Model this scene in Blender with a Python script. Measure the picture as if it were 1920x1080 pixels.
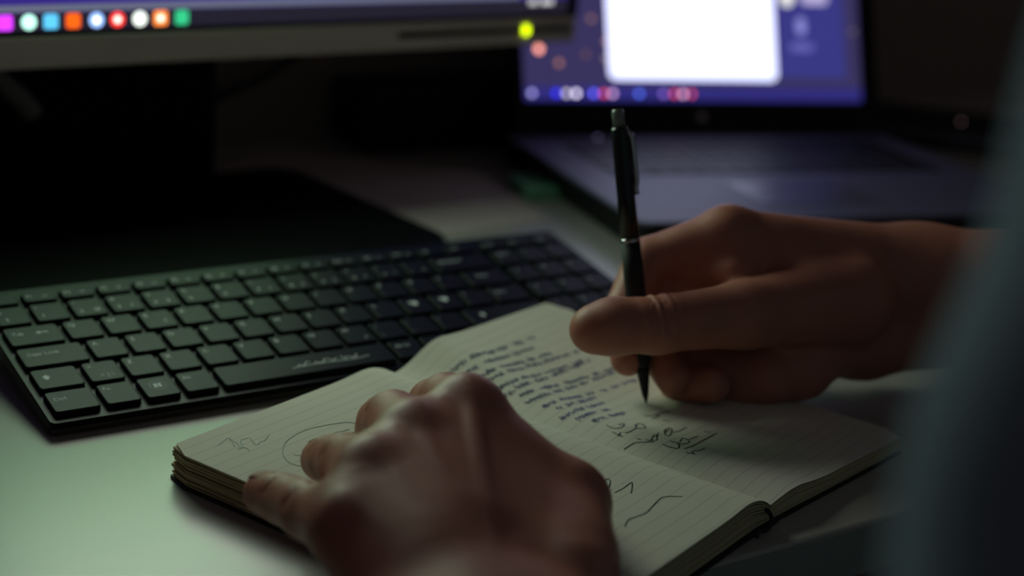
import bpy, bmesh, math, random
import numpy as np
from mathutils import Vector, Matrix

for o in list(bpy.data.objects):
    bpy.data.objects.remove(o, do_unlink=True)
scene = bpy.context.scene
C = scene.collection
MM = 0.001                                    # all lengths below are millimetres on the desk

# ------------------------------------------------------------------ camera
cam_d = bpy.data.cameras.new('camera')
cam = bpy.data.objects.new('camera', cam_d); C.objects.link(cam)
_R = [[0.8237, -0.5618, 0.0776], [-0.1111, -0.2940, -0.9493], [0.5561, 0.7733, -0.3046]]
_x, _dn, _fw = (Vector(r) for r in _R)
m3 = Matrix((_x, -_dn, -_fw)).transposed()
cam.matrix_world = Matrix.Translation(Vector((-209.2, -624.0, 285.3))*MM) @ m3.to_4x4()
cam_d.sensor_width = 36.0
cam_d.lens = 2930.2/1920*36.0
cam_d.clip_start = 0.01
cam_d.dof.use_dof = True
cam_d.dof.focus_distance = 0.662
cam_d.dof.aperture_fstop = 4.3
cam_d.dof.aperture_blades = 0
scene.camera = cam

# ------------------------------------------------------------------ world and exposure
w = bpy.data.worlds.new('night_room'); scene.world = w; w.use_nodes = True
bg = w.node_tree.nodes['Background']
bg.inputs[0].default_value = (1.0, 0.88, 0.90, 1); bg.inputs[1].default_value = 0.025
scene.view_settings.view_transform = 'Standard'
scene.view_settings.look = 'None'
scene.view_settings.gamma = 1.0
scene.view_settings.use_curve_mapping = False
scene.view_settings.exposure = 0.0

DATA = {"ink_left":[[[13.6,-130.9],[11.5,-124.5],[11.8,-121.8],[19.3,-126.6]],[[12.3,-122.9],[17.9,-123.4],[22.4,-126.6]],[[22.0,-127.8],[22.5,-124.2],[26.3,-124.9]],[[20.8,-123.5],[16.5,-120.2],[16.7,-116.0]],[[16.7,-115.3],[23.9,-118.9],[23.2,-115.0],[23.5,-113.1],[20.5,-107.4]],[[40.9,-71.9],[35.5,-73.2],[31.4,-80.8],[28.1,-92.4],[29.9,-105.8],[35.8,-115.3],[42.1,-120.3],[47.7,-122.1],[52.8,-120.6]],[[42.0,-115.1],[45.7,-112.9]],[[40.8,-106.4],[43.6,-107.5]],[[41.4,-91.8],[38.9,-86.3],[40.1,-81.8],[40.5,-78.9]],[[46.1,-86.9],[43.8,-78.0]],[[43.4,-102.3],[41.9,-99.1]],[[154.4,-49.4],[150.5,-45.5],[149.3,-41.1],[151.6,-42.3],[154.2,-47.5]],[[158.6,-50.1],[158.9,-43.6],[158.5,-37.4],[159.7,-38.2],[163.8,-45.7]],[[178.0,-73.4],[175.7,-67.4],[176.3,-63.6],[177.7,-57.0],[176.3,-49.1],[175.1,-40.9],[176.9,-37.4],[181.1,-33.9]]],"ink_right":[[[130.6,2.9],[130.6,7.4],[131.0,10.7],[134.8,14.4],[136.8,16.2]],[[128.9,14.3],[131.3,14.2]],[[132.3,15.8],[134.7,16.5],[132.6,21.4],[132.5,23.6],[136.3,18.9],[134.7,16.5]],[[131.2,27.2],[134.2,22.3]],[[130.9,32.2],[129.1,37.1],[129.7,39.6],[132.7,35.9],[136.5,27.7],[132.6,30.2],[130.3,37.8]],[[133.9,34.9],[134.2,40.0],[133.1,46.9]],[[140.8,16.8],[144.4,16.4],[148.2,17.7],[145.0,22.4],[140.7,22.2],[143.6,22.8],[146.8,23.9],[146.3,29.2],[143.3,31.7],[141.4,31.2],[144.2,24.9]],[[143.8,32.7],[143.4,41.0]],[[150.3,19.0],[150.4,25.9],[147.7,38.6],[146.3,51.6]],[[141.3,48.6],[144.2,50.1]],[[152.7,16.6],[156.8,17.5],[154.2,18.9],[155.8,22.7],[154.9,28.3]],[[110.8,16.8],[115.1,16.1],[117.2,19.1],[115.2,24.3],[114.5,20.8]],[[121.9,15.4],[122.6,18.4],[121.7,23.7]],[[117.0,12.7],[123.4,11.8]],[[121.4,11.0],[120.2,14.6]],[[119.0,26.6],[118.1,32.2],[123.5,28.9],[121.9,24.1],[118.4,28.8]],[[112.4,43.7],[114.5,47.8],[115.2,53.2],[116.1,58.7]],[[116.6,43.5],[116.6,49.4],[114.0,50.6]],[[121.0,46.0],[123.4,47.9]]],"LH":{"pinky":[[33.7,-137.7,24.5,8.4],[34.1,-153.6,29.0,9.2],[31.2,-178.7,36.0,10.4],[28.7,-207.5,43.0,11]],"ring":[[66.6,-121.5,25.5,8.8],[62.9,-137.4,33.0,9.8],[56.7,-160.0,42.0,11],[47.6,-192.2,51.0,13]],"middle":[[101.2,-103.7,26.0,9.2],[95.7,-117.7,36.0,10.2],[88.2,-138.9,46.0,11.6],[71.7,-178.7,55.0,13.5]],"index":[[131.2,-94.7,26.0,9.2],[123.9,-110.7,36.0,10],[115.3,-134.2,47.0,11.4],[100.7,-170.4,57.0,14.5]],"thumb":[[134.9,-149.3,27.0,10],[133.3,-175.8,29.0,11.5],[123.0,-211.1,34.0,14],[91.9,-257.2,34.0,14]],"wrist":[[28.3,-261.2,22.0,17],[45.8,-273.9,26.0,19],[73.3,-276.8,22.0,17]]},"RH":{"thumb":[[221.2,-92.5,50.1,11.3],[229.5,-96.4,51.8,12.6],[248.7,-104.7,53.1,13.0],[292.7,-115.8,55.8,15.5],[358.4,-119.8,57.1,24]],"index":[[251.3,-83.8,28.4,8.6],[254.7,-71.6,46.3,9.6],[276.9,-60.9,67.9,11.5],[309.5,-80.6,84.0,13.5]],"middle":[[268.0,-98.7,21.3,8.8],[269.4,-83.2,30.3,9.8],[285.0,-68.6,49.9,11.8],[326.2,-78.4,70.6,13.5]],"ring":[[283.0,-110.3,19.4,8.8],[278.2,-92.8,15.4,9.6],[298.7,-76.7,28.1,11.5],[337.7,-77.3,51.9,13.5]],"pinky":[[312.2,-118.3,19.4,8.4],[304.2,-106.9,14.0,8.6],[312.6,-91.1,16.9,10],[347.8,-82.1,32.0,13]],"wrist":[[403.7,-122.5,67.4,21],[413.1,-119.7,49.0,23],[417.4,-121.6,38.8,20]],"bulk":[[296.0,-93.4,20.2,11],[318.2,-111.6,21.1,13],[332.9,-118.5,23.7,14],[354.9,-113.7,30.1,16]],"heel":[[354.8,-102.9,27.9,17],[385.6,-110.4,29.1,19]]},"pen":[[254.8,-96.5,9.1],[251.6,-56.5,144.5]],"mon_icons":[[-141.5,138.5],[-127.6,138.7],[-114.6,139.2],[-101.1,139.4],[-86.7,139.0],[-73.6,139.3],[-59.3,139.5],[-45.8,139.8],[-31.7,140.0]],"lap_H":[493.2,363.8,24.0],"lap_icons":[[14.8,30.5],[35.9,31.4],[44.7,31.5],[53.1,31.5],[68.6,32.5],[77.6,32.5],[85.2,32.5],[109.1,33.1],[131.4,33.7],[141.2,33.7],[149.1,34.2],[157.0,34.2]],"lap_glow":[[22.7,68.8],[39.6,58.0],[69.6,94.2],[63.3,65.2],[82.3,75.8],[81.5,62.0],[316.2,88.2]],"lap_panel":[[85.1,40.3],[242.3,46.0],[239.5,113.9],[80.8,109.6],[264.2,91.8],[263.1,72.6],[252.3,112.0],[278.6,112.7],[310.2,60.4]]}

# ------------------------------------------------------------------ helpers
def srgb(r, g, b):
    def f(c):
        c /= 255.0
        return c/12.92 if c <= 0.04045 else ((c+0.055)/1.055)**2.4
    return (f(r), f(g), f(b), 1.0)

def mat(name, rgb, rough=0.5, metal=0.0, spec=0.5, noise=0.0, nscale=200.0, bump=0.0, bscale=900.0, sss=0.0, coat=0.0):
    m = bpy.data.materials.new(name); m.use_nodes = True
    nt = m.node_tree; p = nt.nodes['Principled BSDF']
    c = srgb(*rgb)
    p.inputs['Base Color'].default_value = c
    p.inputs['Roughness'].default_value = rough
    p.inputs['Metallic'].default_value = metal
    p.inputs['Specular IOR Level'].default_value = spec
    p.inputs['Coat Weight'].default_value = coat
    if sss:
        p.inputs['Subsurface Weight'].default_value = sss
        p.inputs['Subsurface Radius'].default_value = (1.0, 0.35, 0.2)
        p.inputs['Subsurface Scale'].default_value = 0.004
    tc = nt.nodes.new('ShaderNodeTexCoord')
    if noise:
        n = nt.nodes.new('ShaderNodeTexNoise'); n.inputs['Scale'].default_value = nscale; n.inputs['Detail'].default_value = 5
        nt.links.new(tc.outputs['Object'], n.inputs['Vector'])
        r = nt.nodes.new('ShaderNodeMixRGB'); r.blend_type = 'MIX'
        r.inputs[1].default_value = tuple(x*(1-noise) for x in c[:3])+(1,)
        r.inputs[2].default_value = tuple(min(1, x*(1+noise)) for x in c[:3])+(1,)
        nt.links.new(n.outputs['Fac'], r.inputs[0]); nt.links.new(r.outputs[0], p.inputs['Base Color'])
    if bump:
        n2 = nt.nodes.new('ShaderNodeTexNoise'); n2.inputs['Scale'].default_value = bscale; n2.inputs['Detail'].default_value = 4
        nt.links.new(tc.outputs['Object'], n2.inputs['Vector'])
        b = nt.nodes.new('ShaderNodeBump'); b.inputs['Strength'].default_value = bump; b.inputs['Distance'].default_value = 0.0006
        nt.links.new(n2.outputs['Fac'], b.inputs['Height']); nt.links.new(b.outputs[0], p.inputs['Normal'])
    return m

def emit(name, rgb, strength):
    m = bpy.data.materials.new(name); m.use_nodes = True
    nt = m.node_tree; nt.nodes.clear()
    e = nt.nodes.new('ShaderNodeEmission'); o = nt.nodes.new('ShaderNodeOutputMaterial')
    e.inputs[0].default_value = srgb(*rgb); e.inputs[1].default_value = strength
    nt.links.new(e.outputs[0], o.inputs[0]); return m

def mesh(name, verts, faces, m=None, smooth=False):
    me = bpy.data.meshes.new(name)
    me.from_pydata([tuple(c*MM for c in v) for v in verts], [], faces)
    me.validate(); me.update()
    if m: me.materials.append(m)
    if smooth: me.polygons.foreach_set('use_smooth', [True]*len(me.polygons))
    return me

def link(name, me, parent=None, loc=(0, 0, 0), rot=(0, 0, 0)):
    o = bpy.data.objects.new(name, me); C.objects.link(o)
    o.location = Vector(loc)*MM; o.rotation_euler = rot
    if parent: o.parent = parent
    return o

def empty(name, loc=(0, 0, 0), rot=(0, 0, 0)):
    o = link(name, None, None, loc, rot); o.empty_display_size = 0.02
    return o

def tag(o, label, cat, group=None):
    o['label'] = label; o['category'] = cat
    if group: o['group'] = group
    return o

def structure(o): o['kind'] = 'structure'; return o

def bm_mesh(name, bm, m, smooth=False):
    me = bpy.data.meshes.new(name); bmesh.ops.recalc_face_normals(bm, faces=bm.faces)
    bm.to_mesh(me); bm.free(); me.materials.append(m)
    if smooth: me.polygons.foreach_set('use_smooth', [True]*len(me.polygons))
    return me

def box_me(name, x0, x1, y0, y1, z0, z1, m, bev=0.0, seg=2):
    bm = bmesh.new()
    bmesh.ops.create_cube(bm, size=1.0)
    for v in bm.verts:
        v.co = Vector(((x0+x1)/2+v.co.x*(x1-x0), (y0+y1)/2+v.co.y*(y1-y0), (z0+z1)/2+v.co.z*(z1-z0)))*MM
    if bev:
        bmesh.ops.bevel(bm, geom=list(bm.edges), offset=bev*MM, segments=seg, profile=0.5, affect='EDGES')
    return bm_mesh(name, bm, m, smooth=False)

def rrect(w, h, r, n=5):
    pts = []
    for cx, cy, a0 in ((w/2-r, h/2-r, 0), (-w/2+r, h/2-r, 90), (-w/2+r, -h/2+r, 180), (w/2-r, -h/2+r, 270)):
        for i in range(n+1):
            a = math.radians(a0+90*i/n); pts.append((cx+r*math.cos(a), cy+r*math.sin(a)))
    return pts

def prism(name, outline, z0, z1, m, bev=0.0):
    n = len(outline)
    if bev:
        cx = sum(p[0] for p in outline)/n; cy = sum(p[1] for p in outline)/n
        inn = []
        for x, y in outline:
            d = math.hypot(x-cx, y-cy); k = (d-bev)/d if d else 1
            inn.append((cx+(x-cx)*k, cy+(y-cy)*k))
        rings = [(outline, z0), (outline, z1-bev), (inn, z1)]
    else:
        rings = [(outline, z0), (outline, z1)]
    v = [(x, y, z) for ol, z in rings for x, y in ol]; f = []
    for k in range(len(rings)-1):
        for i in range(n):
            j = (i+1) % n
            f.append((k*n+i, k*n+j, (k+1)*n+j, (k+1)*n+i))
    f.append(tuple(range(n))[::-1]); f.append(tuple(range((len(rings)-1)*n, len(rings)*n)))
    return mesh(name, v, f, m)

def tube(name, pts, rad, m, n=10, smooth=True):
    """swept round tube; rad may be a list"""
    P = [Vector(p) for p in pts]; v = []; f = []
    if not isinstance(rad, (list, tuple)): rad = [rad]*len(P)
    ref = Vector((0.13, 0.31, 0.94))
    for i, p in enumerate(P):
        d = (P[min(i+1, len(P)-1)]-P[max(i-1, 0)]).normalized()
        a = d.cross(ref).normalized(); b = d.cross(a).normalized()
        for k in range(n):
            t = 2*math.pi*k/n; v.append(tuple(p+(a*math.cos(t)+b*math.sin(t))*rad[i]))
    for i in range(len(P)-1):
        for k in range(n):
            j = (k+1) % n; f.append((i*n+k, i*n+j, (i+1)*n+j, (i+1)*n+k))
    f.append(tuple(range(n))[::-1]); f.append(tuple(range((len(P)-1)*n, len(P)*n)))
    return mesh(name, v, f, m, smooth)

def spline(pts, n=8):
    P = [Vector(p) for p in pts]; out = []
    for i in range(len(P)-1):
        p0, p1, p2, p3 = P[max(i-1, 0)], P[i], P[i+1], P[min(i+2, len(P)-1)]
        for k in range(n):
            t = k/n
            out.append(0.5*((2*p1)+(p2-p0)*t+(2*p0-5*p1+4*p2-p3)*t*t+(3*p1-p0-3*p2+p3)*t**3))
    out.append(P[-1]); return out

_text = {}
def text_me(txt, size, m):
    key = (txt, size, m.name)
    if key not in _text:
        cu = bpy.data.curves.new('legend', 'FONT'); cu.body = txt; cu.size = size*MM; cu.resolution_u = 2
        cu.align_x = 'LEFT'; cu.align_y = 'CENTER'
        ob = bpy.data.objects.new('legend_source', cu); C.objects.link(ob)
        bpy.context.view_layer.update()
        me = bpy.data.meshes.new_from_object(ob); me.materials.clear(); me.materials.append(m)
        bpy.data.objects.remove(ob, do_unlink=True); bpy.data.curves.remove(cu)
        _text[key] = me
    return _text[key]

# ------------------------------------------------------------------ materials
M = {}
M['desk'] = mat('white_laminate', (170, 165, 158), rough=0.33, spec=0.62, noise=0.04, nscale=30, bump=0.05, bscale=1500)
M['desk_edge'] = mat('laminate_edge', (150, 148, 142), rough=0.5)
M['wall'] = mat('painted_wall', (150, 140, 132), rough=0.9, noise=0.06, nscale=6)
M['floor'] = mat('dark_floor', (70, 60, 52), rough=0.7, noise=0.1, nscale=8)
M['key'] = mat('key_plastic', (17, 18, 19), rough=0.42, spec=0.10, bump=0.15, bscale=3000)
M['kb'] = mat('keyboard_plastic', (13, 14, 15), rough=0.40, spec=0.10)
M['kb_rim'] = mat('keyboard_rim', (54, 48, 47), rough=0.4)
M['legend'] = mat('legend_print', (205, 208, 205), rough=0.6)
M['rubber'] = mat('rubber', (20, 20, 20), rough=0.8)
M['cover'] = mat('notebook_cover', (26, 22, 24), rough=0.6, bump=0.3, bscale=1200)
M['paper_edge'] = mat('paper_edge', (196, 178, 140), rough=0.9, noise=0.18, nscale=500)
M['skin'] = mat('skin', (180, 115, 97), rough=0.48, spec=0.4, noise=0.16, nscale=60, bump=0.35, bscale=1100, sss=0.12)
M['nail'] = mat('fingernail', (205, 160, 145), rough=0.25, spec=0.5)
M['shirt'] = mat('cotton_shirt', (146, 163, 182), rough=0.95, spec=0.1, noise=0.1, nscale=300, bump=0.4, bscale=900)
M['pen'] = mat('pen_black', (18, 18, 20), rough=0.3, spec=0.5)
M['pen_grip'] = mat('pen_grip', (16, 16, 17), rough=0.7)
M['chrome'] = mat('chrome', (190, 185, 185), rough=0.2, metal=1.0)
M['clear'] = mat('pen_clicker', (120, 128, 122), rough=0.25, spec=0.5)
M['bezel'] = mat('monitor_silver', (240, 230, 218), rough=0.45, spec=0.4)
M['black'] = mat('black_plastic', (14, 14, 15), rough=0.45, spec=0.35)
M['gloss_black'] = mat('gloss_black_plastic', (8, 8, 9), rough=0.55, spec=0.08)
M['lap'] = mat('laptop_deck', (108, 105, 126), rough=0.5, metal=0.1, spec=0.5)
M['lap_key'] = mat('laptop_key', (30, 30, 36), rough=0.5)
M['cable'] = mat('black_cable', (12, 12, 13), rough=0.5)
M['cable_light'] = mat('pale_cable', (120, 120, 112), rough=0.6)
M['sheet'] = mat('loose_paper', (196, 180, 170), rough=0.9, noise=0.08, nscale=15)
M['green_note'] = mat('green_notes', (130, 200, 160), rough=0.8)
M['box'] = mat('dark_box', (20, 18, 18), rough=0.55)
M['ink'] = mat('dark_ink', (26, 28, 40), rough=0.5)
M['ink_blue'] = mat('blue_ink', (34, 44, 120), rough=0.5)
M['ink_pale'] = mat('pale_blue_ink', (70, 82, 112), rough=0.5)

def ruled_paper():
    m = mat('ruled_paper', (226, 218, 204), rough=0.85, spec=0.2, noise=0.04, nscale=40)
    nt = m.node_tree; p = nt.nodes['Principled BSDF']
    src = p.inputs['Base Color'].links[0].from_socket
    tc = nt.nodes.new('ShaderNodeTexCoord'); sp = nt.nodes.new('ShaderNodeSeparateXYZ')
    nt.links.new(tc.outputs['Object'], sp.inputs[0])
    a = nt.nodes.new('ShaderNodeMath'); a.operation = 'DIVIDE'; a.inputs[1].default_value = 0.0068
    nt.links.new(sp.outputs['Y'], a.inputs[0])
    b = nt.nodes.new('ShaderNodeMath'); b.operation = 'FRACT'; nt.links.new(a.outputs[0], b.inputs[0])
    c = nt.nodes.new('ShaderNodeMath'); c.operation = 'LESS_THAN'; c.inputs[1].default_value = 0.07
    nt.links.new(b.outputs[0], c.inputs[0])
    d = nt.nodes.new('ShaderNodeMath'); d.operation = 'MULTIPLY'; d.inputs[1].default_value = 0.30
    nt.links.new(c.outputs[0], d.inputs[0])
    mx = nt.nodes.new('ShaderNodeMixRGB'); mx.inputs[2].default_value = srgb(120, 116, 120)
    nt.links.new(d.outputs[0], mx.inputs[0]); nt.links.new(src, mx.inputs[1]); nt.links.new(mx.outputs[0], p.inputs['Base Color'])
    return m
M['page'] = ruled_paper()

# ------------------------------------------------------------------ setting
DY = 0.0
desk = empty('desk', (220, -224, 0), (0, 0, DY)); desk.rotation_euler = (0, 0, DY)
tag(desk, 'pale laminate desk with a glossy reflection under the keyboard', 'desk')
link('desk_top', box_me('desk_top', -900, 1500, 0, 722, -25, 0, M['desk'], 1.5), desk)
link('edge_band', box_me('edge_band', -900, 1500, -1.2, 0, -24, -1.5, M['desk_edge']), desk)
for lx in (-860, 1460):
    for lyy in (50, 680):
        link('leg', box_me('leg', lx-25, lx+25, lyy-25, lyy+25, -740, -25, M['desk_edge'], 3), desk)
structure(link('wall_back', box_me('wall_back', -2600, 3200, 500, 560, -740, 1900, M['wall'])))
structure(link('floor', box_me('floor', -2600, 3200, -2600, 500, -760, -740, M['floor'])))

# ------------------------------------------------------------------ keyboard
U = 19.0; RP = 20.03; TAU = math.radians(9.9)
kb = empty('keyboard', (0, 0, 10.0), (TAU, 0, 0))
tag(kb, 'black chiclet keyboard with a number pad, propped up behind the notebook', 'keyboard')
KX0, KX1, KY0, KY1 = -3.5, 18.35*U, -4.5, 118.5
body = link('case', prism('case', [(x+(KX0+KX1)/2, y+(KY0+KY1)/2) for x, y in rrect(KX1-KX0, KY1-KY0, 3.0)], -8.2, -2.6, M['kb'], 0.5), kb)
link('front_lip', box_me('front_lip', KX0+1, KX1-1, KY0-0.7, KY0+2, -7.9, -5.6, M['kb_rim'], 0.3), kb)
for fx in (30, 310):
    link('rear_foot', box_me('rear_foot', fx, fx+26, 108, 114, -29.9, -8, M['rubber'], 0.8), kb)
    link('front_pad', box_me('front_pad', fx, fx+26, -1, 4, -9.9, -8, M['rubber'], 0.3), kb)

_keyme = {}
def key_me(w, d):
    k = (round(w, 2), round(d, 2))
    if k not in _keyme:
        b0 = rrect(w, d, 1.6, 2); b1 = rrect(w-0.6, d-0.6, 1.5, 2); b2 = rrect(w-1.5, d-1.5, 1.3, 2); n = len(b0)
        v = [(x, y, -2.7) for x, y in b0]+[(x, y, -0.35) for x, y in b1]+[(x, y, 0.0) for x, y in b2]
        f = [(r*n+i, r*n+(i+1) % n, (r+1)*n+(i+1) % n, (r+1)*n+i) for r in (0, 1) for i in range(n)]
        f.append(tuple(range(2*n, 3*n)))
        _keyme[k] = mesh('key', v, f, M['key'])
    return _keyme[k]

def add_key(x, row, w, legends, h=1.0):
    kw, kd = w*U-2.4, RP*h-2.6
    o = link('key', key_me(kw, kd), kb, (x*U+kw/2, row*RP+kd/2, 0))
    for txt, fx, fy, size in legends:
        if callable(txt):
            me = txt()
        else:
            me = text_me(txt, size, M['legend'])
        link('legend', me, o, (-kw/2+fx*kw, -kd/2+fy*kd, 0.06))
    return o

def ring_me(r0, r1, n=18, zz=0.0):
    v = []; f = []
    for i in range(n):
        a = 2*math.pi*i/n; v += [(r0*math.cos(a), r0*math.sin(a), zz), (r1*math.cos(a), r1*math.sin(a), zz)]
    for i in range(n):
        j = (i+1) % n; f.append((2*i, 2*i+1, 2*j+1, 2*j))
    return v, f
def quads(qs):
    v = []; f = []
    for q in qs:
        f.append(tuple(range(len(v), len(v)+len(q)))); v += [(x, y, 0) for x, y in q]
    return mesh('legend', v, f, M['legend'])
def win_logo():
    qs = []
    for sx in (0, 1):
        for sy in (0, 1):
            x, y = sx*2.0-1.9, sy*1.7-1.6
            qs.append([(x, y), (x+1.7, y+0.2), (x+1.7, y+1.6), (x, y+1.4)])
    me = quads(qs); return me
def win_ring():
    v, f = ring_me(3.6, 4.0); return mesh('legend', v, f, M['key_ring'])
def shift_arrow(): return quads([[(-1, -1.6), (1, -1.6), (1, 0.2), (-1, 0.2)], [(-2.2, 0.2), (2.2, 0.2), (0, 2.2)]])
def tri(): return quads([[(-2.8, 1.8), (2.8, 2.1), (2.4, -1.5), (0.2, -2.4)]])
def menu_icon(): return quads([[(-1.8, -1.2), (1.8, -1.2), (1.8, 1.4), (-1.8, 1.4)]])
def back_arrow(): return quads([[(-3, 0), (-1, 1.2), (-1, -1.2)], [(-1, -.3), (3, -.3), (3, .3), (-1, .3)]])
M['key_ring'] = mat('key_ring', (20, 22, 22), rough=0.5)
TL = (0.16, 0.76)
def one(t, s=4.2): return [(t, 0.14, 0.74, s)]
rows = [
 (0, [(1.25, [('Ctrl', 0.12, 0.6, 3.6)]), (1, [('Fn', 0.14, 0.74, 3.6)]), (1, [(win_ring, 0.5, 0.55, 0), (win_logo, 0.5, 0.55, 0)]), (1, [('Alt', 0.14, 0.7, 3.4)]),
      (5, []), (1, [('Alt Gr', 0.14, 0.66, 3.4)]), (1, [(menu_icon, 0.45, 0.6, 0)]), (1, [('Fn', 0.14, 0.7, 3.4)]), (1.25, [('Ctrl', 0.14, 0.6, 3.4)]), (1.5, [('<', 0.3, 0.5, 4)])]),
 (1, [(1.25, [(shift_arrow, 0.28, 0.55, 0)]), (1, [('>', 0.14, 0.76, 3.6), ('< | \\', 0.35, 0.28, 3.8)])]+[(1, one(t)) for t in 'ZXCVBN']+[(1, [('M', 0.14, 0.74, 4.2), ('\u00b5', 0.66, 0.3, 3.6)]), (1, [(';', 0.14, 0.76, 3.6), (',', 0.14, 0.3, 3.6)]), (1, [(':', 0.14, 0.76, 3.6), ('.', 0.14, 0.3, 3.6)]), (1, one('-'))]+[(2.75, [(shift_arrow, 0.2, 0.55, 0)])]),
 (2, [(1.75, [('Caps Lock', 0.12, 0.62, 3.6)])]+[(1, one(t)) for t in 'ASDFGHJKL']+[(1, [(tri, 0.42, 0.6, 0)]), (1, [(tri, 0.42, 0.6, 0)]), (1, one("*")), (1.25, [('Enter', 0.12, 0.6, 3.4)])]),
 (3, [(1.5, [('Tab', 0.12, 0.6, 3.6), (back_arrow, 0.66, 0.58, 0)])]+[(1, one(t)) for t in 'QW']+[(1, [('E', 0.14, 0.74, 4.2), ('\u20ac', 0.62, 0.35, 3.6)])]+[(1, one(t)) for t in 'RTYUIO']+[(1, one('P')), (1, one('\u00c5')), (1, one('^')), (1.5, [('Enter', 0.3, 0.6, 3.4)])]),
 (4, [(1, [('\u00bd', 0.14, 0.72, 3.6), ('\u00a7', 0.3, 0.3, 3.6)])]+[(1, [(a, 0.14, 0.76, 3.4), (b, 0.2, 0.3, 3.6)]+([(cx, 0.62, 0.32, 3.4)] if cx else [])) for a, b, cx in
      (('!', '1', ''), ('"', '2', '@'), ('#', '3', '\u00a3'), ('\u00a4', '4', '$'), ('%', '5', ''), ('&', '6', ''), ('/', '7', '{'), ('(', '8', '['), (')', '9', ']'), ('=', '0', '}'), ('?', '+', '\\'), ('`', '\u00b4', '|'))]+[(2, [('Backspace', 0.12, 0.62, 3.6)])]),
]
for row, keys in rows:
    x = 0.0
    for wd, leg in keys:
        add_key(x, row, wd, leg); x += wd
add_key(0, 5, 1, [('Esc', 0.14, 0.5, 3.0)], 0.62)
for i in range(12):
    add_key(1+i, 5, 1, [('F%d' % (i+1), 0.12, 0.55, 3.2), ('\u2022\u2022', 0.6, 0.5, 3.4)], 0.62)
add_key(13, 5, 1, [('Ins', 0.14, 0.5, 3)], 0.62); add_key(14, 5, 1, [('Del', 0.14, 0.5, 3)], 0.62)
pad = [['0', '.', 'Ent'], ['1', '2', '3'], ['4', '5', '6'], ['7', '8', '9'], ['Num', '/', '*']]
for r in range(5):
    for cc in range(3):
        add_key(15.2+cc, r, 1, [(pad[r][cc], 0.2, 0.68, 3.6)])
for cc in range(3):
    add_key(15.2+cc, 5, 1, [(('Home', 'End', 'PgUp')[cc], 0.1, 0.5, 2.6)], 0.62)

# ------------------------------------------------------------------ strokes of ink and print
def ribbon(name, strokes, m, width, parent, zoff=0.0):
    """strokes: lists of 3-D points (mm, parent space); flat ribbons joined into one part"""
    v = []; f = []
    for st in strokes:
        P = spline(st, 4) if len(st) > 2 else [Vector(p) for p in st]
        base = len(v); nP = len(P)
        for i, p in enumerate(P):
            d = P[min(i+1, nP-1)]-P[max(i-1, 0)]; d.z = 0
            if d.length < 1e-6: d = Vector((1, 0, 0))
            d.normalize(); q = Vector((-d.y, d.x, 0))*width/2
            v += [tuple(p+q+Vector((0, 0, zoff))), tuple(p-q+Vector((0, 0, zoff)))]
        for i in range(nP-1):
            f.append((base+2*i, base+2*i+1, base+2*i+3, base+2*i+2))
    o = link(name, mesh(name, v, f, m), parent); o['kind'] = 'stuff'
    return o

# brand-like swash printed on the space bar
rnd = random.Random(4)
sp = [o for o in kb.children if o.name.startswith('key') and abs(o.location.x/MM-(4.25*U+(5*U-2.4)/2)) < .5 and o.location.y/MM < 12][0]
sw = []
xx = -6.0
for wlen in (9, 14, 11):
    st = []; x0 = xx
    while xx < x0+wlen:
        st.append((xx, rnd.uniform(-1.6, 1.6), 0)); xx += 1.0
    sw.append(st); xx += 0.8
sw.append([(-9, -2.4, 0), (6, -1.6, 0), (24, -2.3, 0), (34, -1.2, 0)])
ribbon('legend', sw, M['legend'], 0.45, sp, 0.06)

# ------------------------------------------------------------------ notebook
TH = -1.2225
sv = Vector((math.cos(TH), math.sin(TH))); nv = Vector((-sv.y, sv.x))
NH, WL, WR, KAP = 205.0, 147.0, 119.0, 0.10
# local frame: x = away from the spine to the right, y = along the spine towards the back
nb = empty('notebook', (162.6, -14.0, 0), (0, 0, math.atan2(nv.y, nv.x)))
tag(nb, 'open ruled notebook with black cover and handwriting lying in front of the keyboard', 'notebook')
def sstep(e0, e1, x):
    t = min(1, max(0, (x-e0)/(e1-e0))); return t*t*(3-2*t)
def zbase(a, b):
    if b <= 0: return 0.0
    return (9.5*sstep(4, 34, b)+5*b/120)*max(0, 1-max(a, 0)/90)**1.3
def thick(a, b):
    x = abs(b)
    if b < 0: return 8.5+7.5*(1-math.exp(-x/9))-0.8*x/WL+1.6*math.exp(-((x-20)/13)**2)
    return 8.5+1.0*(1-math.exp(-x/6))+2.2*math.exp(-((x-20)/15)**2)-0.8*x/WR
def npt(a, b, t, off=0.0):
    """t: 0 cover underside .. 1 top page"""
    z0 = zbase(a, b)
    return (b, -(a+(KAP*b if b > 0 else 0)), z0+thick(a, b)*t+off)
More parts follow.
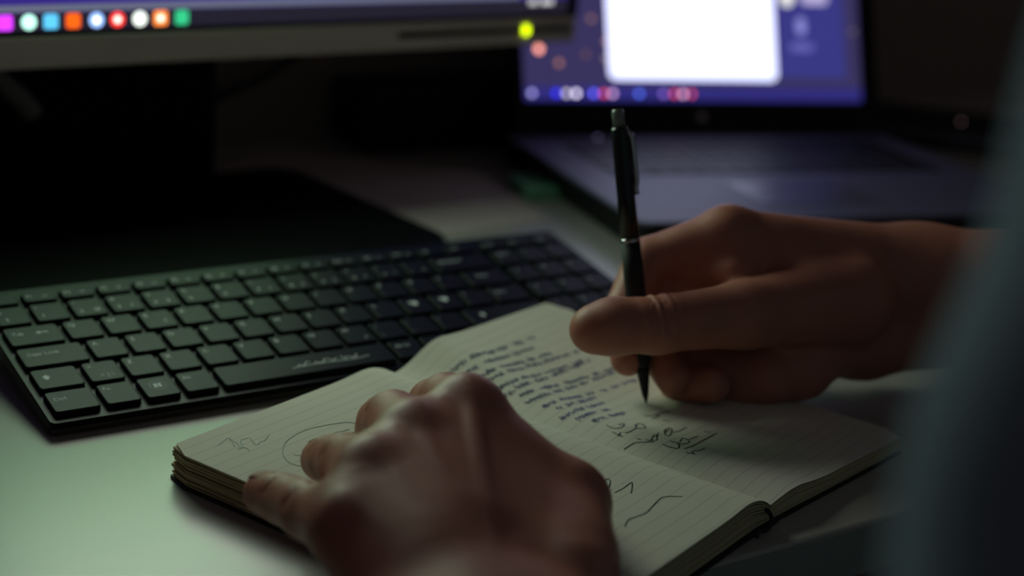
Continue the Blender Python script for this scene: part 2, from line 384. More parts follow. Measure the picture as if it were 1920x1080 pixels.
def slab(name, side, t0, t1, m, a0, a1, b0, b1, na=18, nbb=22, jag=0.0, seed=0, rc=6.0):
    """curved sheet bundle between two fractions of the block"""
    r = random.Random(seed); ja = [r.uniform(-jag, jag) for _ in range(na+1)]; jb = [r.uniform(-jag, jag) for _ in range(nbb+1)]
    v = []; f = []
    W = b1-b0
    for t in (t0, t1):
        for i in range(na+1):
            for j in range(nbb+1):
                u = j/nbb; a = a0+(a1-a0)*i/na; bb = b0+W*u*u if False else b0+W*u
                if j == nbb: bb += ja[i]
                # rounded outer corners
                da = min(a-a0, a1-a)
                if da < rc:
                    lim = rc-math.sqrt(max(0, rc*rc-(rc-da)**2)); bb = min(bb, b1-lim)
                v.append(npt(a, side*bb, t))
    n1 = (na+1)*(nbb+1)
    idx = lambda k, i, j: k*n1+i*(nbb+1)+j
    for i in range(na):
        for j in range(nbb):
            f.append((idx(0, i, j), idx(0, i, j+1), idx(0, i+1, j+1), idx(0, i+1, j)))
            f.append((idx(1, i, j), idx(1, i+1, j), idx(1, i+1, j+1), idx(1, i, j+1)))
    for i in range(na):
        for j in (0, nbb):
            f.append((idx(0, i, j), idx(0, i+1, j), idx(1, i+1, j), idx(1, i, j)))
    for j in range(nbb):
        for i in (0, na):
            f.append((idx(0, i, j), idx(0, i, j+1), idx(1, i, j+1), idx(1, i, j)))
    me = mesh(name, v, f, m); bm = bmesh.new(); bm.from_mesh(me); bmesh.ops.recalc_face_normals(bm, faces=bm.faces); bm.to_mesh(me); bm.free()
    return me
for side, wd, nlay, sd in ((-1, WL, 9, 1), (1, WR, 6, 50)):
    link('cover', slab('cover', side, 0.0, 0.10, M['cover'], -0.8, NH+1.2, 0.0, wd+0.3, seed=0, rc=4), nb)
    r = random.Random(sd)
    lo = 0.115
    for k in range(nlay):
        hi = 0.115+(0.975-0.115)*(k+1)/nlay
        sh = r.uniform(-0.9, 0.7)+(0.7*(nlay-k)/nlay)
        gap = 0.01+r.uniform(0, 0.045)
        link('page_bundle', slab('page_bundle', side, lo, hi-gap, M['paper_edge'], 0.3+r.uniform(-.5, .5), NH-0.3+r.uniform(-.6, .6), 0.4, wd-0.6+sh*0.8, jag=0.3, seed=sd+k, rc=3.2), nb)
        lo = hi
    link('page', slab('page', side, 0.985, 1.0, M['page'], 0.0, NH, 0.2, wd, nbb=40, seed=3), nb)
link('spine', box_me('spine', -5, 5, -NH-2.5, 2, 0.0, 1.2, M['cover'], 0.3), nb)
# ribbon end hanging at the foot of the spine
rib = [(-3, -NH+8, 8.3), (-3.5, -NH-1, 7.4), (-6, -NH-4, 4.2), (-12, -NH-4.5, 3.0), (-18, -NH-4.2, 4.6), (-20, -NH-4.5, 2.4)]
link('bookmark_ribbon', tube('bookmark_ribbon', spline(rib, 5), 1.0, M['cover'], 6), nb)

def on_page(a, b): return npt(a, b, 1.0, 0.12)
ribbon('handwriting', [[on_page(*q) for q in st] for st in DATA['ink_left']], M['ink'], 0.42, nb)
ribbon('handwriting', [[on_page(*q) for q in st] for st in DATA['ink_right']], M['ink'], 0.62, nb)
def scribble(r, a, b0, b1, amp):
    out = []; b = b0; dr_ = r.uniform(-.06, .06)
    while b < b1:
        wl = r.uniform(4, 20); st = []; x = b; ph = r.uniform(0, 6)
        while x < min(b+wl, b1):
            st.append(on_page(a+amp*math.sin(ph)*r.uniform(0.25, 1.0)+r.uniform(-.6, .6)+dr_*(x-b0), x)); ph += r.uniform(1.4, 2.4); x += r.uniform(0.35, 0.9)
        if len(st) > 2: out.append(st)
        b += wl+r.uniform(1.5, 4.5)
    return out
r = random.Random(11); pale = []; blue = []
for k in range(3, 16):
    a = 6.8*k+3.0+r.uniform(-1.3, 1.3)
    b0 = 10+r.uniform(-2, 6); b1 = min(100, 62+2.6*k+r.uniform(-10, 8)) if k < 12 else 46-2*(k-12)
    (blue if k in (11, 12, 13, 14) else pale).extend(scribble(r, a, b0, b1, 2.1))
ribbon('handwriting', pale, M['ink_pale'], 0.7, nb)
ribbon('handwriting', blue, M['ink_blue'], 0.6, nb)

# ------------------------------------------------------------------ pen
p0, p1 = (Vector(q) for q in DATA['pen'])
pen = empty('pen', p0); ax = (p1-p0); PL = ax.length
pen.rotation_mode = 'QUATERNION'; pen.rotation_quaternion = Vector((0, 0, 1)).rotation_difference(ax.normalized())
tag(pen, 'black click pen held upright in the right hand', 'pen')
def lathe(name, prof, m, n=20):
    v = []; f = []
    for rr, z in prof:
        for k in range(n):
            t = 2*math.pi*k/n; v.append((rr*math.cos(t), rr*math.sin(t), z))
    for i in range(len(prof)-1):
        for k in range(n):
            j = (k+1) % n; f.append((i*n+k, i*n+j, (i+1)*n+j, (i+1)*n+k))
    f.append(tuple(range(n))[::-1]); f.append(tuple(range((len(prof)-1)*n, len(prof)*n)))
    return mesh(name, v, f, m, True)
link('tip', lathe('tip', [(0.35, 0), (0.6, 1.2), (1.2, 3), (1.5, 4), (2.2, 9), (3.0, 15), (3.5, 18)], M['pen_grip']), pen)
link('grip', lathe('grip', [(3.5, 18), (4.4, 22), (4.9, 40), (4.9, 62), (4.6, 78)], M['pen_grip']), pen)
link('ring', lathe('ring', [(4.6, 78), (4.75, 78.2), (4.75, 79.2), (4.5, 79.8)], M['chrome']), pen)
link('barrel', lathe('barrel', [(4.5, 79.8), (4.3, 100), (4.1, 120), (4.0, PL-10), (3.6, PL-8.5)], M['pen']), pen)
link('clicker', lathe('clicker', [(2.9, PL-8.5), (2.9, PL-1.2), (2.4, PL)], M['clear']), pen)
ca = math.radians(-35)                         # the clip faces right in the view
cl = []
for z, off in ((PL-11, 3.6), (PL-14, 5.2), (PL-24, 5.6), (PL-34, 5.6), (PL-38, 4.8), (PL-41, 5.2)):
    cl.append((off*math.cos(ca), off*math.sin(ca), z))
link('clip', tube('clip', spline(cl, 5), 1.5, M['chrome'], 8), pen)

# ------------------------------------------------------------------ body by distance field
def seg(P, a, b, r1, r2):
    a = np.asarray(a, np.float32); b = np.asarray(b, np.float32); ba = b-a
    t = np.clip(((P-a)@ba)/float(ba@ba), 0, 1)[:, None]
    return np.sqrt((((P-a)-t*ba)**2).sum(1))-(r1+(r2-r1)*t[:, 0])
def smin(a, b, k):
    h = np.maximum(k-np.abs(a-b), 0)/k
    return np.minimum(a, b)-h*h*k*0.25
def sminl(ds, k):
    d = ds[0]
    for e in ds[1:]: d = smin(d, e, k)
    return d
def chain(P, js, k=3.0):
    return sminl([seg(P, js[i][:3], js[i+1][:3], js[i][3], js[i+1][3]) for i in range(len(js)-1)], k)

def polygonise(fun, lo, hi, h):
    """naive surface nets over the blocks the surface passes through"""
    lo = np.array(lo, float); hi = np.array(hi, float); n = np.ceil((hi-lo)/h).astype(int)+1
    B = 16; nb_ = -(-n//B); n = nb_*B+1
    V = np.full(n, 1e3, np.float32)
    bc = np.stack(np.meshgrid(*[np.arange(k) for k in nb_], indexing='ij'), -1).reshape(-1, 3)
    cen = lo+(bc*B+B/2)*h
    dc = fun(cen.astype(np.float32)); lim = B*h*0.87+8.0
    loc = np.stack(np.meshgrid(*[np.arange(B+1)]*3, indexing='ij'), -1).reshape(-1, 3)
    for q, d in zip(bc, dc):
        i0 = q*B; sl = tuple(slice(a, a+B+1) for a in i0)
        if d > lim: continue
        if d < -lim:
            V[sl] = np.minimum(V[sl], -1e3); continue
        V[sl] = fun((lo+(loc+i0)*h).astype(np.float32)).reshape(B+1, B+1, B+1)
    S = V < 0
    corners = [(i, j, k) for i in (0, 1) for j in (0, 1) for k in (0, 1)]
    cs = tuple(x-1 for x in V.shape)
    sub = lambda A, c: A[c[0]:c[0]+cs[0], c[1]:c[1]+cs[1], c[2]:c[2]+cs[2]]
    cnt = np.zeros(cs, np.int8)
    for c in corners: cnt += sub(S, c)
    act = np.argwhere((cnt > 0) & (cnt < 8))
    ids = -np.ones(cs, np.int64); ids[tuple(act.T)] = np.arange(len(act))
    acc = np.zeros((len(act), 3)); num = np.zeros(len(act))
    for a in corners:
        for ax_ in range(3):
            if a[ax_]: continue
            b = list(a); b[ax_] = 1
            va = V[act[:, 0]+a[0], act[:, 1]+a[1], act[:, 2]+a[2]]; vb = V[act[:, 0]+b[0], act[:, 1]+b[1], act[:, 2]+b[2]]
            cr = (va < 0) != (vb < 0)
            t = np.where(cr, va/np.where(cr, va-vb, 1), 0)
            pnt = np.array(a, float)+np.zeros((len(act), 3)); pnt[:, ax_] = t
            acc[cr] += pnt[cr]; num[cr] += 1
    verts = lo+(act+acc/num[:, None])*h
    faces = []
    for ax_ in range(3):
        u, v_ = [k for k in range(3) if k != ax_]
        sa = [slice(None)]*3; sb = [slice(None)]*3; sa[ax_] = slice(0, -1); sb[ax_] = slice(1, None)
        A, Bq = S[tuple(sa)], S[tuple(sb)]
        e = np.argwhere(A != Bq)
        e = e[(e[:, u] > 0) & (e[:, v_] > 0) & (e[:, u] < cs[u]) & (e[:, v_] < cs[v_])]
        def cid(du, dv):
            q = e.copy(); q[:, u] += du; q[:, v_] += dv; return ids[tuple(q.T)]
        quad = np.stack([cid(-1, -1), cid(0, -1), cid(0, 0), cid(-1, 0)], 1)
        flip = A[tuple(e.T)]
        if ax_ == 1: flip = ~flip
        quad[~flip] = quad[~flip][:, ::-1]
        faces.append(quad[(quad >= 0).all(1)])
    return verts, np.concatenate(faces)

LH, RH = DATA['LH'], DATA['RH']
L_ELB, L_SHO = (-44, -548, 36), (65, -513, 372)
R_ELB, R_SHO = (585, -350, 84), (440, -500, 360)
def crease(P, d, c, axis, dorsal, dep, wdt, reach):
    c = np.asarray(c, np.float32); axis = np.asarray(axis, np.float32); axis = axis/np.linalg.norm(axis)
    dorsal = np.asarray(dorsal, np.float32); dorsal = dorsal/np.linalg.norm(dorsal)
    q = P-c; s_ = q@axis; side = q@dorsal; rr = np.sqrt((q**2).sum(1))
    mk = np.clip(side/4, 0, 1)*np.clip((reach-rr)/5, 0, 1)
    return d+mk*dep*np.exp(-(s_/wdt)**2)

def left_arm(P):
    fing = []
    for k in ('pinky', 'ring', 'middle', 'index'):
        js = LH[k]; fing.append(chain(P, js, 3.5))
    th = chain(P, LH['thumb'], 5.0)
    wr = LH['wrist']
    meta = []
    for k, wi in (('pinky', 0), ('ring', 1), ('middle', 1), ('index', 2)):
        m = LH[k][3]; w_ = wr[wi]
        meta.append(seg(P, np.array(m[:3])-(0, 0, 2.5), w_[:3], m[3]-1.2, w_[3]*0.9))
    palm = sminl(meta, 20.0)
    for k, k2 in (('pinky', 'ring'), ('ring', 'middle'), ('middle', 'index')):
        a, b = np.array(LH[k][3][:3]), np.array(LH[k2][3][:3]); w1 = np.array(wr[1][:3])
        palm = smin(palm, seg(P, a*0.5+b*0.5-(0, 0, 1.0), (a+b)*0.25+w1*0.5, 12.0, 14), 12)
    # flesh between index and thumb, and the heel of the hand
    im, tm = np.array(LH['index'][3][:3]), np.array(LH['thumb'][2][:3])
    web = smin(seg(P, im*0.9+tm*0.1-np.array([0, 0, 3.]), tm+np.array([-4, 0, 6.]), 12.5, 12), seg(P, im*0.6+tm*0.4-np.array([0, 0, 4.]), np.array(wr[2][:3])*0.5+tm*0.5+np.array([0, 0, 4.]), 12, 15), 8)
    palm = smin(palm, web, 14)
    kn = sminl([np.sqrt(((P-(np.array(LH[k][3][:3], np.float32)+np.array([0, 1, 3.6], np.float32)))**2).sum(1))-(LH[k][3][3]-2.4) for k in ('ring', 'middle', 'index')], 2.0)
    palm = smin(palm, kn, 4)
    # extensor tendons
    for k, wi in (('ring', 1), ('middle', 1), ('index', 1), ('pinky', 1)):
        a = np.array(LH[k][3][:3])+np.array([0, 0, LH[k][3][3]-2.2]); b = np.array(wr[wi][:3])+np.array([0, 0, 16.])
        palm = smin(palm, seg(P, a, b, 2.6, 1.8), 4.5)
    # veins
    w1 = np.array(wr[1][:3])
    for k, k2, e in (('pinky', 'ring', -4.), ('ring', 'middle', 3.), ('middle', 'index', 8.)):
        a = (np.array(LH[k][3][:3])+np.array(LH[k2][3][:3]))*0.5+np.array([0, 0, 11.2]); b = a*0.45+w1*0.55+np.array([e, 0, 8.6]); m_ = a*0.72+w1*0.28+np.array([-e*0.7, 0, 3.6])
        palm = smin(palm, smin(seg(P, a, m_, 1.3, 1.7), seg(P, m_, b, 1.7, 1.7), 1.5), 2.5)
    f = sminl(fing, 1.6)
    d = smin(f, palm, 7); d = smin(d, th, 7)
    fore = sminl([seg(P, wr[0][:3], np.array(L_ELB)+(-14, 4, 0), wr[0][3], 36), seg(P, wr[2][:3], np.array(L_ELB)+(14, -4, 0), wr[2][3], 36), seg(P, wr[1][:3], L_ELB, wr[1][3], 38)], 18)
    d = smin(d, fore, 16)
    d = smin(d, seg(P, L_ELB, L_SHO, 38, 50), 14)
    for k in ('pinky', 'ring', 'middle'):
        js = LH[k]
        for i, dep in ((1, 1.9), (2, 2.0)):
            ax_ = np.array(js[i+1][:3])-np.array(js[i-1][:3])
            for o_ in (-3.0, 0, 3.0):
                cpt = np.array(js[i][:3])+ax_/np.linalg.norm(ax_)*o_
                d = crease(P, d, cpt, ax_, (0, 0, 1), dep*(1 if o_ == 0 else 0.55), 1.1, js[i][3]+6)
    return d

def right_arm(P):
    fing = [chain(P, RH[k], 3.5) for k in ('index', 'middle', 'ring', 'pinky')]
    th = chain(P, RH['thumb'], 6.0)
    wr = RH['wrist']
    meta = [seg(P, RH[k][3][:3], wr[wi][:3], RH[k][3][3], wr[wi][3]*0.9) for k, wi in (('index', 0), ('middle', 0), ('ring', 1), ('pinky', 2))]
    palm = sminl(meta, 14)
    hl = RH['heel']
    palm = smin(palm, seg(P, hl[0][:3], hl[1][:3], hl[0][3], hl[1][3]), 12)
    palm = smin(palm, seg(P, hl[1][:3], wr[2][:3], hl[1][3], wr[2][3]), 12)
    # web of the thumb towards the index knuckle
    tm = np.array(RH['thumb'][3][:3]); im = np.array(RH['index'][3][:3]); tb = np.array(RH['thumb'][4][:3])
    palm = smin(palm, seg(P, tm*0.35+tb*0.65+np.array([0, 4, 8.]), im*0.6+tb*0.4, 13, 12), 12)
    ip_, pp_ = np.array(RH['index'][2][:3]), np.array(RH['middle'][2][:3])
    palm = smin(palm, seg(P, tm*0.55+im*0.45+np.array([4, 6, 0.]), pp_*0.5+im*0.5, 11, 12), 9)
    bk = RH['bulk']
    for q in range(len(bk)-1): palm = smin(palm, seg(P, bk[q][:3], bk[q+1][:3], bk[q][3], bk[q+1][3]), 9)
    d = smin(sminl(fing, 1.2), palm, 7)
    d = smin(d, th, 6)
    fore = sminl([seg(P, wr[0][:3], np.array(R_ELB)+(0, 0, 14), wr[0][3], 36), seg(P, wr[1][:3], R_ELB, wr[1][3], 38), seg(P, wr[2][:3], np.array(R_ELB)+(0, 0, -12), wr[2][3], 34)], 18)
    d = smin(d, fore, 14)
    d = smin(d, seg(P, R_ELB, R_SHO, 38, 50), 14)
    ip = np.array(RH['thumb'][2][:3]); ax_ = np.array(RH['thumb'][3][:3])-np.array(RH['thumb'][1][:3]); ax_ = ax_/np.linalg.norm(ax_)
    for o_, dep in ((-6.4, 0.7), (-3.9, 1.5), (-0.2, 1.7), (2.2, 1.1), (6.2, 0.6)):
        d = crease(P, d, ip+ax_*o_, ax_, (0.0, -0.1, 1.0), dep, 1.1, 20)
    return d

def body_mesh():
    vs = []; fs = []; off = 0
    jobs = [(left_arm, (-15, -325, 2), (165, -75, 90), 1.25), (left_arm, (-110, -620, 25), (130, -312, 440), 4.0),
            (right_arm, (200, -215, 2), (475, -40, 110), 1.25), (right_arm, (380, -560, 30), (660, -188, 430), 4.0)]
    for fn, lo, hi, h in jobs:
        v, f = polygonise(fn, lo, hi, h)
        vs.append(v); fs.append(f+off); off += len(v)
    v, f = polygonise(trunk, (20, -760, -160), (470, -420, 720), 6.0)
    vs.append(v); fs.append(f+off)
    v = np.concatenate(vs); f = np.concatenate(fs)
    me = bpy.data.meshes.new('body')
    me.vertices.add(len(v)); me.vertices.foreach_set('co', (v*MM).ravel())
    me.loops.add(len(f)*4); me.loops.foreach_set('vertex_index', f.ravel().astype(np.int32))
    me.polygons.add(len(f)); me.polygons.foreach_set('loop_start', np.arange(len(f), dtype=np.int32)*4)
    me.update(calc_edges=True); me.validate()
    me.polygons.foreach_set('use_smooth', [True]*len(me.polygons)); me.materials.append(M['skin'])
    return me

def trunk(P):
    d = sminl([seg(P, L_SHO, R_SHO, 46, 46), seg(P, (246, -575, 330), (246, -600, -60), 110, 105), seg(P, (150, -570, 300), (170, -600, -60), 88, 90), seg(P, (340, -570, 300), (320, -600, -60), 88, 90)], 60)
    d = smin(d, seg(P, (246, -540, 400), (246, -520, 480), 50, 50), 30)
    head = sminl([seg(P, (246, -512, 600), (246, -540, 612), 78, 82), seg(P, (246, -486, 540), (246, -500, 580), 50, 66)], 30)
    head = smin(head, seg(P, (246, -428, 566), (246, -430, 592), 11, 7), 14)
    for sx in (-1, 1):
        head = smin(head, seg(P, (246+sx*76, -520, 575), (246+sx*80, -526, 596), 10, 13), 6)
        head = np.maximum(head, -(np.sqrt(((P-np.array([246+sx*30, -424, 598], np.float32))**2).sum(1))-14))
    return smin(d, head, 20)

person = empty('person', (246, -600, -740))
tag(person, 'person in a grey shirt writing, bare forearms over the open notebook', 'person')
def under(o): o.matrix_parent_inverse = Matrix.Translation(person.location).inverted(); return o
under(link('body', body_mesh(), person))

def shirt(P):
    d = sminl([seg(P, L_SHO, R_SHO, 58, 58), seg(P, (246, -575, 330), (246, -600, -60), 122, 118), seg(P, (150, -570, 300), (170, -600, -60), 100, 104), seg(P, (340, -570, 300), (320, -600, -60), 100, 104)], 60)
    le = np.array(L_SHO)+(np.array(L_ELB)-np.array(L_SHO))*0.84; re = np.array(R_SHO)+(np.array(R_ELB)-np.array(R_SHO))*0.62
    so, eo = np.array(L_SHO, float), le
    d = smin(d, seg(P, so+(3, -4, 0), eo+(3, -4, 0), 52, 50), 20)
    Ba, Bb = so+(-20, 25, 0), eo+(-20, 25, 0)
    for q in (0.0, 9.0, 18.0):              # front face of the sleeve, flattened to catch the monitor light
        d = smin(d, seg(P, Ba-np.array([.66, .75, 0])*q, Bb-np.array([.66, .75, 0])*q, 30, 29), 5)
    d = smin(d, seg(P, R_SHO, re, 58, 56), 26)
    d = d+2.2*np.sin(P[:, 2]*0.075+P[:, 0]*0.03)*np.sin(P[:, 1]*0.05+P[:, 2]*0.02)
    return np.maximum(d, 428-(-(P[:, 2]))-856)     # neckline
v, f = polygonise(shirt, (-170, -790, -190), (660, -380, 460), 5.0)
me = bpy.data.meshes.new('shirt')
me.from_pydata([tuple(q) for q in (v*MM)], [], [tuple(int(i) for i in q) for q in f]); me.update()
me.polygons.foreach_set('use_smooth', [True]*len(me.polygons)); me.materials.append(M['shirt'])
under(link('shirt', me, person))
def hair(P):
    d = sminl([seg(P, (246, -522, 612), (246, -552, 618), 86, 88)], 10)
    return np.maximum(d, np.maximum((P[:, 1]+470)-(P[:, 2]-600)*0.25, 575-P[:, 2]-(-(P[:, 1])-540)*0.8))
v, f = polygonise(hair, (130, -680, 490), (370, -400, 730), 6.0)
me = bpy.data.meshes.new('hair'); me.from_pydata([tuple(q) for q in (v*MM)], [], [tuple(int(i) for i in q) for q in f]); me.update()
me.polygons.foreach_set('use_smooth', [True]*len(me.polygons)); M['hair'] = mat('hair', (40, 30, 24), rough=0.6); me.materials.append(M['hair'])
under(link('hair', me, person))
# fingernails of the left hand
def nail(tip, nxt, r, wdt=10.5, ln=11.0, upv=(0, 0, 1)):
    a = Vector(tip[:3]); b = Vector(nxt[:3]); d = (a-b).normalized(); u = (Vector(upv)-d*Vector(upv).dot(d)).normalized(); s_ = d.cross(u)
    v = []; f = []; na, nb2 = 6, 6
    for lay in (0.35, -0.6):
        for i in range(na+1):
            for j in range(nb2+1):
                t = i/na; x = (j/nb2-0.5)
                ww = wdt*(0.82+0.18*math.sin(math.pi*min(1, t*1.1)))
                ang = x*ww/r
                l_ = -4.5+ln*t-2.0*(2*x)**2*(1 if t > .5 else -0.6)*abs(t-.5)*2
                rr = r+lay-0.0*t; drop = max(0, l_)**2/(2.6*r)
                v.append(tuple(a+d*l_+s_*(rr*math.sin(ang))+u*(rr*math.cos(ang)-drop)))
    n1 = (na+1)*(nb2+1); ix = lambda k, i, j: k*n1+i*(nb2+1)+j
    for i in range(na):
        for j in range(nb2):
            f.append((ix(0, i, j), ix(0, i, j+1), ix(0, i+1, j+1), ix(0, i+1, j))); f.append((ix(1, i, j), ix(1, i+1, j), ix(1, i+1, j+1), ix(1, i, j+1)))
    for i in range(na):
        for j in (0, nb2): f.append((ix(0, i, j), ix(0, i+1, j), ix(1, i+1, j), ix(1, i, j)))
    for j in range(nb2):
        for i in (0, na): f.append((ix(0, i, j), ix(0, i, j+1), ix(1, i, j+1), ix(1, i, j)))
    return mesh('fingernail', v, f, M['nail'], True)
for k in ('pinky', 'ring', 'middle', 'index'):
    js = LH[k]; under(link('fingernail', nail(js[0], js[1], js[0][3]), person))

# ------------------------------------------------------------------ monitor
mon = empty('monitor', (200, 290, 0), (0, 0, math.radians(4.9)))
tag(mon, 'large desktop monitor with silver lower bezel and lit green power light', 'monitor')
FY = -22.0
HW = 288.0; Z0, Z1 = 110.5, 462.0
link('shell', box_me('shell', -HW+4, HW-4, FY+6, FY+46, Z0+3, Z1-3, M['black'], 6), mon)
def frame_me(name, x0, x1, z0, z1, l, rgt, b, t, y0, y1, m):
    bm = bmesh.new()
    for (a, b_, c_, d_) in ((x0, x1, z0, z0+b), (x0, x1, z1-t, z1), (x0, x0+l, z0+b, z1-t), (x1-rgt, x1, z0+b, z1-t)):
        r_ = bmesh.ops.create_cube(bm, size=1.0)
        for v_ in r_['verts']:
            v_.co = Vector(((a+b_)/2+v_.co.x*(b_-a), (y0+y1)/2+v_.co.y*(y1-y0), (c_+d_)/2+v_.co.z*(d_-c_)))*MM
    return bm_mesh(name, bm, m)
link('chin', box_me('chin', -HW, HW, FY, FY+14, Z0, Z0+19, M['bezel'], 1.6), mon)
link('bezel', frame_me('bezel', -HW, HW, Z0+19, Z1, 14, 9, 2.6, 14, FY+0.6, FY+14, M['black']), mon)
link('button_strip', box_me('button_strip', 128, 283, FY-0.5, FY+2, 118.6, 123.2, M['black'], 0.8), mon)
E_led = emit('power_light_glow', (225, 255, 0), 2.6)
link('power_light', prism('power_light', rrect(6.0, 6.4, 2.9), -0.6, 0.5, E_led), mon, (239.2, FY-0.9, 120.9), (math.pi/2, 0, 0))
scr = link('screen', box_me('screen', -HW+14, HW-9, FY+2.2, FY+5, Z0+21.6, Z1-14, emit('wallpaper_purple', (58, 44, 140), 0.9)), mon)
def flat(name, parent, x, z, w_, h_, r_, m, y, ext=0.3):
    return link(name, prism(name, rrect(w_, h_, r_), 0, ext, m), parent, (x, y, z), (math.pi/2, 0, 0))
SY = FY+2.2
flat('taskbar', scr, 2.5, 137.2, 2*HW-23.4, 10.6, 0.3, emit('taskbar_dark', (52, 48, 66), 0.55), SY)
flat('status_bar', scr, -20, 144.9, 2*HW-70, 3.9, 0.3, emit('status_grey', (120, 126, 148), 0.75), SY)
flat('document_window', scr, -50, 300, 230, 190, 1, emit('window_greenish_white', (238, 255, 232), 6.6), SY)
flat('added_green_pane', scr, -60, 183, 250, 34, 1, emit('green_pane_glow', (105, 235, 130), 6.6*0.85), SY)  # unseen glowing pane added so the keys reflect green
ic = [((214, 60, 255), 1.5), ((190, 255, 235), 1.7), ((90, 190, 235), 1.4), ((255, 100, 20), 1.3), ((150, 190, 255), 1.8), ((255, 60, 50), 1.8), ((235, 245, 235), 1.8), ((255, 140, 60), 1.7), ((50, 190, 130), 1.3)]
for k, ((x, z), (rgb, st)) in enumerate(zip(DATA['mon_icons'], ic)):
    rr = 4.2 if k in (1, 4, 5, 6) else 1.6
    o = flat('icon', scr, x, 137.3, 8.6, 8.6, rr, emit('icon_%d' % k, rgb, st), SY-0.3)
    if k == 2: flat('icon_highlight', o, 0, 0, 12, 10.4, 0.6, emit('icon_hl', (90, 100, 115), 0.8), 0, 0.1).matrix_local = Matrix.Translation((0, 0, -0.0003))
    if k in (4, 5, 7): 
        q = flat('icon_centre', o, 0, 0, 3.8, 3.8, 1.8, emit('icon_c%d' % k, (255, 245, 235), 2.2), 0, 0.2); q.matrix_local = Matrix.Translation((0, 0, 0.0003))
for x, w_ in ((246, 7), (259, 11)):
    flat('tray_clock', scr, x, 140.4, w_, 3.4, 0.5, emit('tray_white', (235, 235, 235), 1.0), SY-0.3)
neck = prism('neck', rrect(150, 46, 10), 8, 190, M['gloss_black']); link('neck', neck, mon, (-45, 62, 0))
base = prism('stand_base', [(x-15, y) for x, y in rrect(430, 212, 26, 8)], 0, 9, M['gloss_black'], 2.0); link('stand_base', base, mon, (-90, -24, 0))

# ------------------------------------------------------------------ laptop
LY = math.radians(-13.5); LWd, LD = 340.0, 250.0
lap = empty('laptop', (DATA['lap_H'][0], DATA['lap_H'][1], 0), (0, 0, LY))
tag(lap, 'open dark laptop with white dialog on its screen beside the monitor', 'laptop')
link('chassis', prism('chassis', [(x+LWd/2-4, y-LD/2+6) for x, y in rrect(LWd+4, LD+8, 9)], 4, 21.5, M['black']), lap)
link('deck', prism('deck', [(x+LWd/2-4, y-LD/2+6) for x, y in rrect(LWd+8, LD+12, 9)], 21.5, 24, M['lap'], 0.8), lap)
for x in (20, LWd-20):
    for y in (-20, -LD+20):
        link('foot', prism('foot', rrect(24, 8, 3), 0, 4.2, M['rubber']), lap, (x, y, 0))
link('keyboard_well', box_me('keyboard_well', 26, LWd-26, -128, -24, 23.6, 24.15, M['lap_key']), lap)
lk = {}
def lkey(x, y, w_, d_):
    if (w_, d_) not in lk: lk[(w_, d_)] = prism('laptop_key', rrect(w_, d_, 1.0, 1), 0, 1.2, M['lap_key'], 0.4)
    link('laptop_key', lk[(w_, d_)], lap, (x, y, 24.1))
for rr in range(6):
    for cc in range(15):
        if rr == 5 and 4 <= cc <= 8: continue
        lkey(28+9.4+cc*18.9, -34-rr*17.0, 16.6, 14.6)
lkey(28+9.4+6*18.9, -34-5*17.0, 16.6+4*18.9, 14.6)
link('touchpad', prism('touchpad', rrect(96, 62, 3), 23.9, 24.4, mat('touchpad', (100, 98, 110), rough=0.35)), lap, (150, -185, 0))
link('hinge', tube('hinge', [(30, 3, 25), (LWd-30, 3, 25)], 5.0, M['black'], 12), lap)
TL_ = math.radians(20)
lid = link('lid', box_me('lid', 0, LWd, 0.5, 8, 0, 226, M['black'], 1.5), lap, (0, 0, 24), (-TL_, 0, 0))
ls = link('display', box_me('display', 9, LWd-18, -0.3, 1.0, 28, 214, emit('laptop_wallpaper', (66, 60, 106), 0.75)), lap, (0, 0, 24), (-TL_, 0, 0))
def lflat(name, u, vv, w_, h_, r_, rgb, st, y=-0.3, ext=0.25):
    return link(name, prism(name, rrect(w_, h_, r_, 6), 0, ext, emit(name+'_glow', rgb, st)), ls, (u, y, vv), (math.pi/2, 0, 0))
lflat('taskbar', LWd/2-4.5, 33.5, LWd-27.4, 11, 0.3, (56, 52, 140), 0.75)
cols = [((150, 145, 205), 1.0), ((40, 40, 230), 1.2), ((190, 180, 190), 1.1), ((225, 215, 235), 1.2), ((90, 90, 240), 1.3), ((200, 60, 60), 1.1), ((185, 145, 190), 1.2), ((70, 95, 210), 1.2), ((120, 90, 180), 1.0), ((200, 60, 60), 1.1), ((215, 160, 190), 1.1), ((190, 60, 60), 1.1)]
for (u, vv), (rgb, st) in zip(DATA['lap_icons'], cols):
    lflat('icon', u, 33.6, 4.0, 4.0, 1.9, rgb, st*3.2, -0.6)
gl = [((240, 150, 130), 3.0, 6.0), ((150, 100, 80), 2.2, 4.5), ((130, 95, 85), 1.8, 4.5), ((100, 70, 65), 1.6, 4.5), ((150, 110, 100), 2.0, 4.5), ((130, 115, 115), 2.0, 4.5), ((90, 80, 90), 1.6, 4.5)]
for (u, vv), (rgb, st, sz) in zip(DATA['lap_glow'], gl):
    lflat('wallpaper_light', u, vv, sz, sz, sz/2-.05, rgb, st, -0.3)
lflat('side_panel', 274, 123, 66, 150, 1, (66, 66, 150), 0.75)
lflat('dialog', 161.0, 45+85, 156, 170, 6, (214, 218, 255), 1.75, -0.7)
lflat('avatar', 264.5, 92, 9, 15, 4.4, (140, 140, 215), 1.0, -0.7)
lflat('caption', 264.5, 74, 22, 7, 2, (100, 100, 180), 1.0, -0.7)
lflat('toast', 252, 120, 12, 22, 5, (235, 235, 230), 1.2, -0.7)
lflat('toast', 279, 122, 26, 22, 4, (190, 180, 225), 1.0, -0.7)
link('logo', prism('logo', rrect(8, 8, 3.9, 6), 0, 0.3, M['chrome']), lid, (LWd/2-4, 0.5, 15), (math.pi/2, 0, 0))
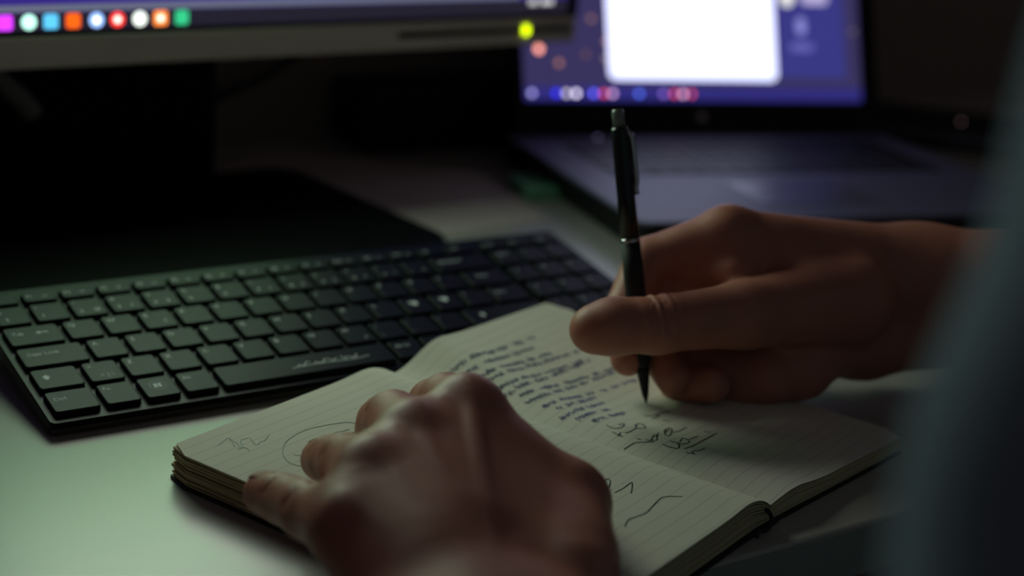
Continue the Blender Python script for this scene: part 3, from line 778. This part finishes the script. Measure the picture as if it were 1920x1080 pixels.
link('status_or_glint', prism('status_or_glint', rrect(2, 2, 0.9), 0, 0.4, emit('lap_status', (120, 110, 150), 3.0)), lap, (66, -10, 24.2))

# ------------------------------------------------------------------ small things around
pp = [(262, 420), (330, 455), (452, 352), (424, 218), (319, 208)]
sheet = prism('paper_sheet', pp, 0.1, 0.5, M['sheet'])
o = link('paper_sheet', sheet); tag(o, 'loose pale sheet of paper lying behind the keyboard', 'paper')
note = empty('sticky_notes', (476, 282, 0), (0, 0, math.radians(-14)))
tag(note, 'small green pad of sticky notes left of the laptop', 'sticky notes')
for k in range(5):
    link('note', prism('note', [(x+random.Random(k).uniform(-.6, .6), y) for x, y in rrect(60, 46, 0.6)], 0.1+k*1.6, 1.6+k*1.6, M['green_note']), note)
cb = [(250, 470, 3), (262, 478, 22), (290, 482, 38), (330, 478, 56), (370, 470, 84), (410, 440, 130), (430, 410, 170)]
tag(link('power_cable', tube('power_cable', spline(cb, 6), 3.2, M['cable'], 10)), 'black cable curving up behind the monitor stand', 'cable')
cb = [(55, 318, 122), (66, 318, 106), (76, 318, 92), (88, 318, 80), (96, 318, 70)]
tag(link('pale_cable', tube('pale_cable', spline(cb, 6), [6.5]*24+[5.5], M['cable_light'], 10)), 'thick pale cable end hanging in front of the monitor stand', 'cable')
bx = empty('speaker', (478, 452, 0), (0, 0, math.radians(-3)))
tag(bx, 'low dark speaker box in the shadow behind the paper sheet', 'speaker')
link('cabinet', box_me('cabinet', -85, 85, -35, 35, 2, 52, M['box'], 5), bx)
link('grille', box_me('grille', -78, 78, -37, -34, 8, 47, M['black'], 1), bx)
for x in (-66, 66): link('foot', prism('foot', rrect(16, 16, 4), 0, 2.5, M['rubber']), bx, (x, 0, 0))
dr = empty('external_drive', (962, 318, 0), (0, 0, math.radians(-52)))
tag(dr, 'dark drive case with painted lit edge and glint, right of the laptop', 'drive')
link('case', prism('case', rrect(150, 80, 6), 0, 24, M['box'], 2), dr)
link('lit_edge', box_me('lit_edge', -72, 72, -41.2, -39, 10, 16, M['lap'], 0.5), dr)  # paler strip stands in for the edge lit by the laptop screen
link('status_or_glint', prism('status_or_glint', rrect(2.4, 2.4, 1.1), 0, 0.5, emit('drive_glint', (150, 120, 125), 2.0)), dr, (5, -20, 24))  # glowing dot stands in for a specular highlight on the case
